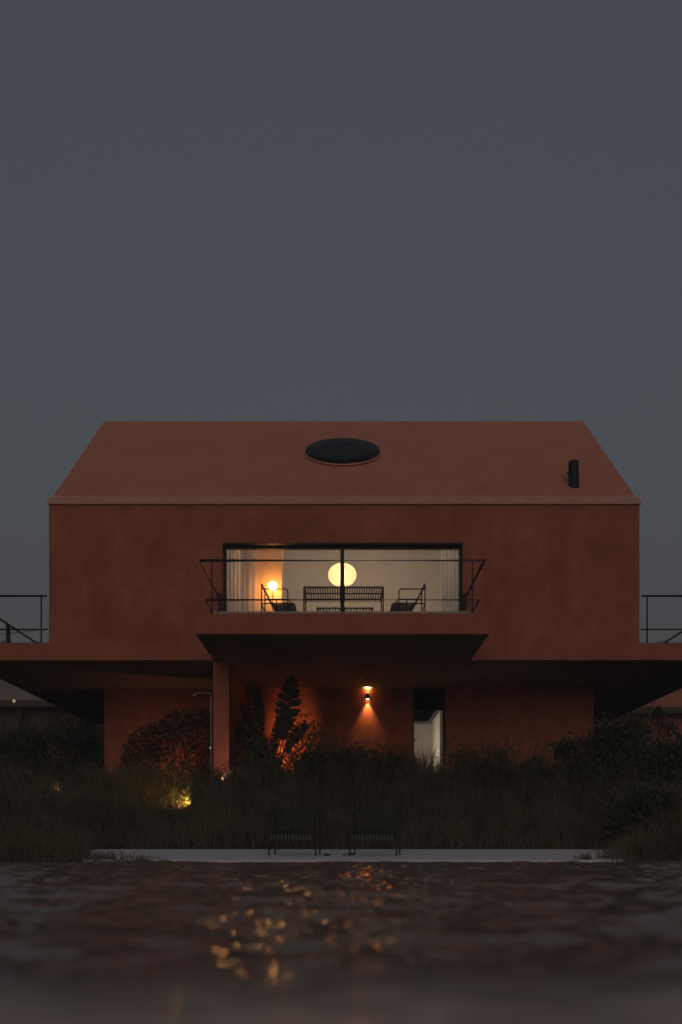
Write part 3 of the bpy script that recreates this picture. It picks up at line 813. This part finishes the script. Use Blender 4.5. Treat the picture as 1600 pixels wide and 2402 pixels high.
# ------------------------------------------------------------------ planting
def leaves(P, D, L, W, fold=0.25):
    """P base points, D unit directions; folded four-point leaves"""
    n = len(P)
    up = rng.normal(size=(n,3)); S = np.cross(D, up); S /= np.linalg.norm(S, axis=1)[:,None]+1e-9
    N = np.cross(S, D)
    L = np.broadcast_to(L, n)[:,None]; W = np.broadcast_to(W, n)[:,None]
    V = np.stack([P, P+D*L*0.45+S*W/2+N*W*fold, P+D*L-N*L*0.1, P+D*L*0.45-S*W/2+N*W*fold], 1)
    T = np.array([(0,1,2),(0,2,3)])
    return V.reshape(-1,3), (T[None]+(np.arange(n)*4)[:,None,None]).reshape(-1,3)
def unit(n):
    d = rng.normal(size=(n,3)); return d/np.linalg.norm(d,axis=1)[:,None]
def shrub(name, label, x, y, z, w, h, dp, n, ls, mat, group=None, clumps=16, up=0.5, aspect=0.45, cat='shrub', ragged=0.18):
    r = empty(name, (x, y, z)); tag(r, label, cat, group)
    cs = []
    for i in range(clumps):
        a = rng.uniform(0, 2*math.pi); e = rng.uniform(0.05, 1.0); rad = math.sqrt(max(0,1-e*e*0.8))*rng.uniform(0.35,0.85)
        cs.append((math.cos(a)*rad*w, math.sin(a)*rad*dp, e*h*0.82))
    cs = np.array(cs); cr = rng.uniform(0.22, 0.42, clumps)*min(w, h*0.7, 1.2)
    k = rng.integers(0, clumps, n)
    d = unit(n); rr = rng.uniform(0, 1, n)**0.45
    P = cs[k] + d*(cr[k]*rr)[:,None]*np.array([1.15,1.0,1.0])
    nr = int(n*ragged)
    P[:nr] += d[:nr]*rng.uniform(0, 0.30, nr)[:,None]*np.array([1.2,1,1.0])
    P[:,2] = np.maximum(P[:,2], 0.02)
    D = d*0.8 + unit(n)*0.7; D[:,2] += up; D /= np.linalg.norm(D,axis=1)[:,None]
    L = rng.uniform(0.6, 1.3, n)*ls
    link('foliage', np_mesh('foliage', *leaves(P, D, L, L*aspect)), mat, r)
    m = MB()
    for c_ in cs:
        mid = (c_[0]*0.35+rng.uniform(-.06,.06), c_[1]*0.35, c_[2]*0.5)
        m.tube([(rng.uniform(-.05,.05), rng.uniform(-.05,.05), -0.1), mid, tuple(c_)], 0.018, 5, 0.006)
    m.build('stem', M['bark'], r)
    return r
def shrub_px(name, label, px, top, d, halfpx, n, ls, mat, dp=None, **k):
    x = ux(px, d); z = float(gz(x, d)) if d < 18 else GROUND_H
    w = halfpx*d/F; h = wz(top, d)-z
    return shrub(name, label, x, d, z, w, h, dp or w*0.7, n, ls, mat, **k)
# round leafy hedge left of the column: a smooth dome of small leaves
def dome():
    d = 19.6; x = ux(468, d); z = GROUND_H
    r = empty('round_hedge', (x, d, z)); tag(r, 'dense rounded hedge of small reddish leaves against the wall left of the column', 'hedge')
    n = 11000; w = 205*d/F; h = wz(1668, d)-z; dp = 0.95
    th = rng.uniform(0, 2*math.pi, n); ph = np.arccos(rng.uniform(0, 1, n))
    rad = 1 - 0.16*rng.uniform(0,1,n)**1.5 + 0.06*np.sin(5*th+1)*np.sin(6*ph) + np.where(rng.uniform(size=n) < 0.06, rng.uniform(0, 0.10, n), 0)
    nrm = np.stack([np.sin(ph)*np.cos(th), np.sin(ph)*np.sin(th), np.cos(ph)], -1)
    P = nrm*rad[:,None]*np.array([w, dp, h])
    D = nrm*0.5 + unit(n)*0.8; D[:,2] -= 0.15; D /= np.linalg.norm(D,axis=1)[:,None]
    L = rng.uniform(0.055, 0.10, n)
    link('foliage', np_mesh('foliage', *leaves(P, D, L, L*0.7)), M['leaf_round'], r)
    m = MB()
    for i in range(9):
        a = rng.uniform(0, 6.28); m.tube([(0.1*math.cos(a),0.1*math.sin(a),-0.1), (0.4*w*math.cos(a), 0.4*dp*math.sin(a), h*0.4), (0.7*w*math.cos(a), 0.7*dp*math.sin(a), h*0.6)], 0.02, 5, 0.006)
    m.build('stem', M['bark'], r)
dome()
# paddle-leaf plant with torn leaves
def paddle_leaf(m, base, tip, width, bend, nseg=16, tear=0.12, stalk=0.35):
    """one big leaf: bare stalk, then a blade with torn lobes on both sides of the rib"""
    b, t = Vector(base), Vector(tip); ax = t-b; Lh = ax.length
    side = Vector((ax.z, 0, -ax.x)).normalized()
    pts = []
    for i in range(nseg+7):
        s = i/(nseg+6); pts.append(b + ax*s + Vector((bend*math.sin(s*math.pi)*0.5, -0.12*math.sin(s*math.pi), 0)))
    m.tube([tuple(p) for p in pts], 0.020, 5, 0.004)
    i0 = int(stalk*(nseg+6))
    nn = nseg+6-i0
    for sgn in (-1, 1):
        for i in range(i0, nseg+6):
            s0 = (i-i0)/nn
            wd = width*0.5*math.sin(math.pi*min(1, 0.12+s0*0.9))**0.6*random.uniform(1-tear, 1.05)
            d = (pts[i+1]-pts[i]).normalized()
            out = side*sgn + d*random.uniform(0.25, 0.5)
            out = out.normalized()*wd + Vector((0, random.uniform(-0.06, 0.06), -random.uniform(0, 0.25)*wd))
            p0, p1 = pts[i], pts[i+1]*0.97 + pts[i]*0.03
            q1 = p1 + out*0.98 - d*0.0; q0 = p0 + out*0.99
            m.add([p0, p1, p1+out*0.82, (p0+p1)*0.5+out*random.uniform(0.95, 1.12)+d*0.03, p0+out*0.80], [(0,1,2,3,4)])
def strelitzia():
    d = 19.2; x0, z0 = ux(632, d), GROUND_H
    r = empty('paddle_leaf_plant', (x0, d, z0)); tag(r, 'tall dark plant with big torn paddle leaves silhouetted against the orange wall', 'plant')
    def L(px, py, dy=0.0): return (ux(px, d)-x0, dy, wz(py, d)-z0)
    for (bp, tp, w, bend, st) in [((640,1790),(686,1592),0.66,0.16,0.34), ((628,1790),(606,1612),0.34,-0.10,0.42), ((624,1790),(566,1648),0.30,-0.05,0.40),
                                  ((630,1800),(545,1702),0.26,0.02,0.45), ((640,1795),(652,1690),0.30,0.0,0.3), ((650,1795),(700,1700),0.26,0.05,0.35), ((622,1800),(588,1745),0.22,0.0,0.3), ((645,1800),(668,1650),0.42,0.22,0.45), ((640,1800),(716,1690),0.2,0.3,0.5)]:
        m = MB(); paddle_leaf(m, L(*bp, dy=random.uniform(-.1,.1)), L(*tp, dy=random.uniform(-.25,.05)), w, bend, stalk=st)
        m.build('leaf', M['leaf_big'], r)
    m = MB()
    for px in (634, 646, 625): m.tube([L(px,1830), L(px+2,1785)], 0.05, 7, 0.03)
    m.build('stem', M['bark'], r)
strelitzia()
G = 'loose green shrubs along the house'
shrub_px('feathery_shrub', 'fine twiggy shrub against the orange-lit wall right of the paddle-leaf plant', 728, 1668, 18.5, 55, 1500, 0.10, M['leaf_dark'], dp=0.3, aspect=0.3, clumps=18, ragged=0.5)
shrub_px('leafy_shrub', 'small-leaved shrub at the foot of the paddle-leaf plant', 612, 1712, 18.7, 42, 1500, 0.09, M['leaf'], clumps=14)
specs = [(700,1745,18.2,75,3200,0.10),(790,1742,18.0,70,3200,0.10),(870,1748,17.8,60,2600,0.10),(930,1756,17.9,45,2000,0.10),
         (1085,1752,17.9,60,2600,0.10),(1165,1750,17.7,65,2600,0.10),(1245,1772,17.6,55,2200,0.10)]
where = ['right beside the paddle-leaf plant', 'between the paddle-leaf plant and the wall sconce', 'straight below the wall sconce', 'between the wall sconce and the lit doorway',
         'just past the lit doorway', 'midway along the wall past the doorway', 'next to the rounder corner shrub']
for (px, top, d, hp, n, ls), wh in zip(specs, where):
    shrub_px('leafy_shrub', 'loose dark green shrub on the bank ' + wh, px, top, d, hp, n, ls, M['leaf'], group=G, aspect=0.26, up=0.8, ragged=0.55)
shrub_px('leafy_shrub', 'rounder bushy shrub at the corner of the red lower wall', 1335, 1728, 17.6, 55, 3600, 0.09, M['leaf_dark'], clumps=20)
shrub_px('leafy_shrub', 'big dense dark shrub beside the wall corner under the right terrace', 1465, 1672, 17.6, 95, 8000, 0.11, M['leaf_dark'], clumps=30)
shrub_px('leafy_shrub', 'very dark shrub before the clay coloured outbuilding, below its stems', 1570, 1745, 17.0, 80, 5000, 0.11, M['leaf_dark'], clumps=22)
shrub_px('leafy_shrub', 'dark shrub low on the right bank by the pool', 1530, 1850, 14.2, 90, 5000, 0.09, M['leaf_dark'], clumps=22)
shrub_px('leafy_shrub', 'twiggy shrub rising in front of the clay coloured outbuilding', 1585, 1668, 22.0, 40, 1500, 0.14, M['leaf_dark'], clumps=12, ragged=0.4)
for px, top, d, hp, lab in [(40,1690,25,110,'very dark tall shrub before the shed post, below the eave bulb'),(170,1672,27,110,'very dark tall shrub between the pale-roofed shed and the red wall corner'),(-60,1680,26,100,'dark shrub cut by the frame before the pale-roofed shed wall')]:
    shrub_px('leafy_shrub', lab, px, top, d, hp, 4500, 0.16, M['leaf_dark'], group='dark shrubs under the left terrace', clumps=22)
for px, top, d, hp, lab in [(1430,1690,26,90,'very dark tall shrub tucked behind the red wall corner'),(1520,1720,27,90,'very dark shrub behind the plant with drooping dead leaves'),(1620,1715,26,90,'very dark shrub against the clay coloured outbuilding wall')]:
    shrub_px('leafy_shrub', lab, px, top, d, hp, 4000, 0.16, M['leaf_dark'], group='dark shrubs behind the right corner', clumps=20)
# dead agave stalks on the right
def stalks():
    d = 20.0; x0 = ux(1545, d); r = empty('drooping_palm', (x0, d, GROUND_H)); tag(r, 'thin plant with drooping dead leaves against the clay coloured outbuilding', 'plant')
    top = wz(1656, d)-GROUND_H
    MB().tube([(0,0,-0.1),(0.02,0,top*0.5),(0,0,top)], 0.022, 6, 0.014).build('trunk', M['bark'], r)
    for i in range(11):
        a = rng.uniform(0, 6.28); sp = rng.uniform(0.08, 0.18)
        m = MB(); c, s = math.cos(a), math.sin(a)
        dr = rng.uniform(0.45, 0.9)
        m.tube([(0,0,top-0.02), (sp*c*0.5, sp*s*0.5, top-0.08), (sp*c, sp*s, top-dr*0.5), (sp*c*1.1, sp*s*1.1, top-dr)], 0.016, 4, 0.005)
        m.build('leaf', M['bark'], r)
    for i, (dx, dz) in enumerate([(0.35,-0.35),(0.28,-0.22),(-0.3,-0.28)]):
        m = MB(); m.tube([(0,0,top-0.1),(dx*0.6,0,top-0.1+dz*0.3),(dx,-0.05,top+dz)], 0.02, 4, 0.006)
        m.build('leaf', M['leaf_dark'], r)
stalks()

# tall meadow grass on the bank (nobody could count it)
parts = []
def clumpy(x, y):
    return 0.5+0.5*np.sin(x*1.9+1.3*np.sin(y*2.1))*np.sin(y*2.7+1.1*np.sin(x*1.4))
def field(n, x0, x1, y0, y1, hmin, hmax, w, lean):
    X, Y = rng.uniform(x0, x1, n), rng.uniform(y0, y1, n)
    inside = (X > dx0(Y)+0.12*np.sin(Y*7)) & (X < dx1(Y)-0.12*np.sin(Y*6)) & (Y < DECK_Y1+0.04)
    keep = ~inside; X, Y = X[keep], Y[keep]; k = len(X)
    c = clumpy(X, Y)
    h = rng.uniform(hmin, hmax, k)*(0.5+0.75*c)*np.where(rng.uniform(size=k) < 0.05, 1.35, 1)
    for px, dd in ((430, 16.6), (141, 16.9)):            # the grass is thin and short round the spike lights
        q = np.exp(-((X-ux(px, dd))/0.55)**2)*sm(15.2, 15.9, Y)*(1-sm(17.0, 17.5, Y)); h = h*(1-0.62*q)
    return blades(k, X, Y, gz(X, Y)-0.02, h, w*rng.uniform(0.7,1.4,k), rng.uniform(0.15, 1.0, k)**1.3*lean*1.5, droop=0.75, seg=4)
parts.append(field(30000, -7.2, 7.6, 14.5, 16.4, 0.35, 0.75, 0.009, 0.8))
parts.append(field(30000, -8.0, 8.2, 16.4, 18.2, 0.35, 0.80, 0.010, 0.8))
parts.append(field(15000, -6.8, -3.2, 10.9, 14.6, 0.22, 0.60, 0.008, 0.9))
parts.append(field(15000, 3.6, 7.2, 10.9, 14.6, 0.22, 0.60, 0.008, 0.9))
def tall(n, x0, x1, y0, y1):
    X, Y = rng.uniform(x0, x1, n), rng.uniform(y0, y1, n)
    c = clumpy(X*1.7+3, Y*1.3); keep = rng.uniform(size=n) < 0.15+0.85*c**2; X, Y, c = X[keep], Y[keep], c[keep]
    side = 0.62+0.38*sm(-3.6, -2.2, X)
    h = rng.uniform(0.5, 1.12, len(X))*(0.65+0.45*c)*side
    return blades(len(X), X, Y, gz(X, Y)-0.02, h, 0.008, rng.uniform(0.1, 1.0, len(X))**1.5*1.3, droop=0.9, seg=5)
parts.append(tall(17000, -7.6, 8.2, 16.6, 18.25))
parts.append(field(6000, -9.0, 9.0, 18.2, 19.5, 0.2, 0.5, 0.010, 0.8))
v, t = merge(parts)
tag(link('meadow_grass', np_mesh('meadow_grass', v, t), M['grass']), 'tall dark meadow grass covering the bank between pool deck and house', 'grass', kind='stuff')
# leafy weeds mixed into the grass
wp = []
for k in range(520):
    x, y = rng.uniform(-7.5, 8.0), rng.uniform(14.6, 18.1)
    if rng.uniform() < 0.3:
        x = rng.uniform(4.6, 7.0)*(1 if rng.uniform() < 0.5 else -1); y = rng.uniform(11.3, 14.6)
    z = float(gz(x, y)); h = rng.uniform(0.35, 0.95)*(0.6 if y < 14.6 else 1); n = int(h*34)
    if abs(x-ux(430, 16.6)) < 0.8 and 15 < y < 17.3: h *= 0.5
    t = rng.uniform(0.25, 1, n); lx, ly = rng.normal(0, 0.18, 2)
    P = np.stack([x+lx*h*t*t, y+ly*h*t*t, z+h*t], -1)
    D = unit(n); D[:,2] = np.abs(D[:,2])*0.5+0.1; D /= np.linalg.norm(D, axis=1)[:,None]
    L = rng.uniform(0.05, 0.12, n)*(1.25-0.7*t)
    wp.append(leaves(P, D, L, L*rng.uniform(0.22, 0.5)))
    tt = np.linspace(0, 1, 5); S = np.stack([x+lx*h*tt*tt, y+ly*h*tt*tt, z-0.03+(h+0.03)*tt], -1)
    V = np.concatenate([S-[0.004,0,0], S+[0.004,0,0]]); T = np.array([(i, i+1, i+6) for i in range(4)] + [(i, i+6, i+5) for i in range(4)])
    wp.append((V, T))
for k in range(300):                                   # taller stalks with loose plumes above the mass
    x = rng.uniform(-7.2, 7.8); y = rng.uniform(16.4, 18.2); z = float(gz(x, y))
    h = rng.uniform(0.75, 1.35)*(0.68 if x < -3.2 else 1)*(0.8+0.3*math.sin(x*2.7+y)); n = 26
    lx, ly = rng.normal(0, 0.28, 2); tt = np.linspace(0, 1, 6)
    S = np.stack([x+lx*h*tt**2.2, y+ly*h*tt**2.2, z-0.03+h*(tt-0.12*abs(lx)*tt**3)], -1)
    V = np.concatenate([S-[0.0035,0,0], S+[0.0035,0,0]]); wp.append((V, np.array([(i, i+1, i+7) for i in range(5)] + [(i, i+7, i+6) for i in range(5)])))
    t = rng.uniform(0.66, 1.0, n); P = np.stack([x+lx*h*t**2.2, y+ly*h*t**2.2, z-0.03+h*(t-0.12*abs(lx)*t**3)], -1)
    D = unit(n)*0.55 + np.array([lx*1.5, ly*1.5, 0.7]); D /= np.linalg.norm(D, axis=1)[:,None]
    L = rng.uniform(0.05, 0.10, n); wp.append(leaves(P, D, L, L*0.14))
v, t = merge(wp)
tag(link('meadow_weeds', np_mesh('meadow_weeds', v, t), M['leaf']), 'leafy weeds scattered through the tall grass of the bank', 'weeds', kind='stuff')
# reed tufts (seed heads) in front of the doorway and along the bank top
def tuft(px, top, d, n, spread, label, mat='grass'):
    x = ux(px, d); z = float(gz(x, d)); h = wz(top, d)-z
    X = x + rng.normal(0, spread, n); Y = d + rng.normal(0, spread*0.7, n)
    v, t = blades(n, X-x, Y-d, np.zeros(n)-0.02, h*rng.uniform(0.55, 1.05, n), 0.009, rng.uniform(0.2, 0.9, n)*0.75, droop=0.7, seg=4)
    o = link('grass_tuft', np_mesh('grass_tuft', v, t), M[mat]); o.location = (x, d, z)
    tag(o, label, 'grass tuft', 'arching grass tufts')
tuft(1000, 1728, 18.1, 260, 0.10, 'arching grass tuft silhouetted in the lit doorway')
tuft(960, 1738, 17.9, 300, 0.16, 'arching grass tuft just left of the lit doorway')
tuft(1120, 1738, 17.8, 260, 0.18, 'arching grass tuft to the right of the lit doorway')
tuft(1205, 1732, 17.6, 220, 0.16, 'sparse tall grass tuft before the right red wall')
tuft(850, 1738, 17.7, 260, 0.18, 'arching grass tuft below the wall sconce')
tuft(540, 1800, 16.4, 320, 0.22, 'dry grass tuft at the foot of the column')
tuft(300, 1775, 17.6, 320, 0.25, 'grass tuft before the round hedge')
tuft(1440, 1960, 11.3, 200, 0.12, 'dark weed tuft at the right end of the deck')
tuft(1370, 1990, 11.0, 90, 0.07, 'small weed tuft near the right end of the deck edge')
tuft(245, 1985, 11.0, 220, 0.22, 'low weed tuft at the left end of the deck')
tuft(330, 1996, 10.95, 120, 0.16, 'sparse weed tuft on the left deck edge')
tuft(1462, 1990, 10.9, 130, 0.16, 'dark weed tuft hanging over the water at the deck corner by the dark bushes')
tuft(205, 1990, 10.92, 150, 0.16, 'dark weed tuft hanging over the water at the deck corner by the grass slope')
# a few fallen leaves by the chairs
for k, (px, py) in enumerate([(757,2003),(800,2003),(815,2002.5)]):
    d = 12.0+0.1*k
    v, t = leaves(np.zeros((1,3)), np.array([[1.0,0.1,0.05]]), 0.12, 0.06, 0.1)
    o = link('fallen_leaf', np_mesh('fallen_leaf', v, t), M['bark']); o.location = (ux(px, d), d, deck_z(d)+0.012)
    tag(o, 'dry brown leaf lying on the pool deck between the chairs', 'leaf', 'fallen leaves on the deck')

# ------------------------------------------------------------------ added haze that lifts the blacks
hz = MB().box(-160, 160, -130, 170, -2.4, 14.5).build('haze', None)
hm = bpy.data.materials.new('black_lift_haze'); hm.use_nodes = True
hn, hl = hm.node_tree.nodes, hm.node_tree.links; hn.clear()
vol = hn.new('ShaderNodeVolumePrincipled'); vol.inputs['Density'].default_value = 0.004
vol.inputs['Color'].default_value = (0.9, 0.9, 0.9, 1); vol.inputs['Anisotropy'].default_value = 0.2
ho = hn.new('ShaderNodeOutputMaterial'); hl.new(vol.outputs[0], ho.inputs['Volume'])
hz.data.materials.append(hm)
tag(hz, 'thin added haze lifting the dark tones over pool and garden', 'haze', kind='stuff')
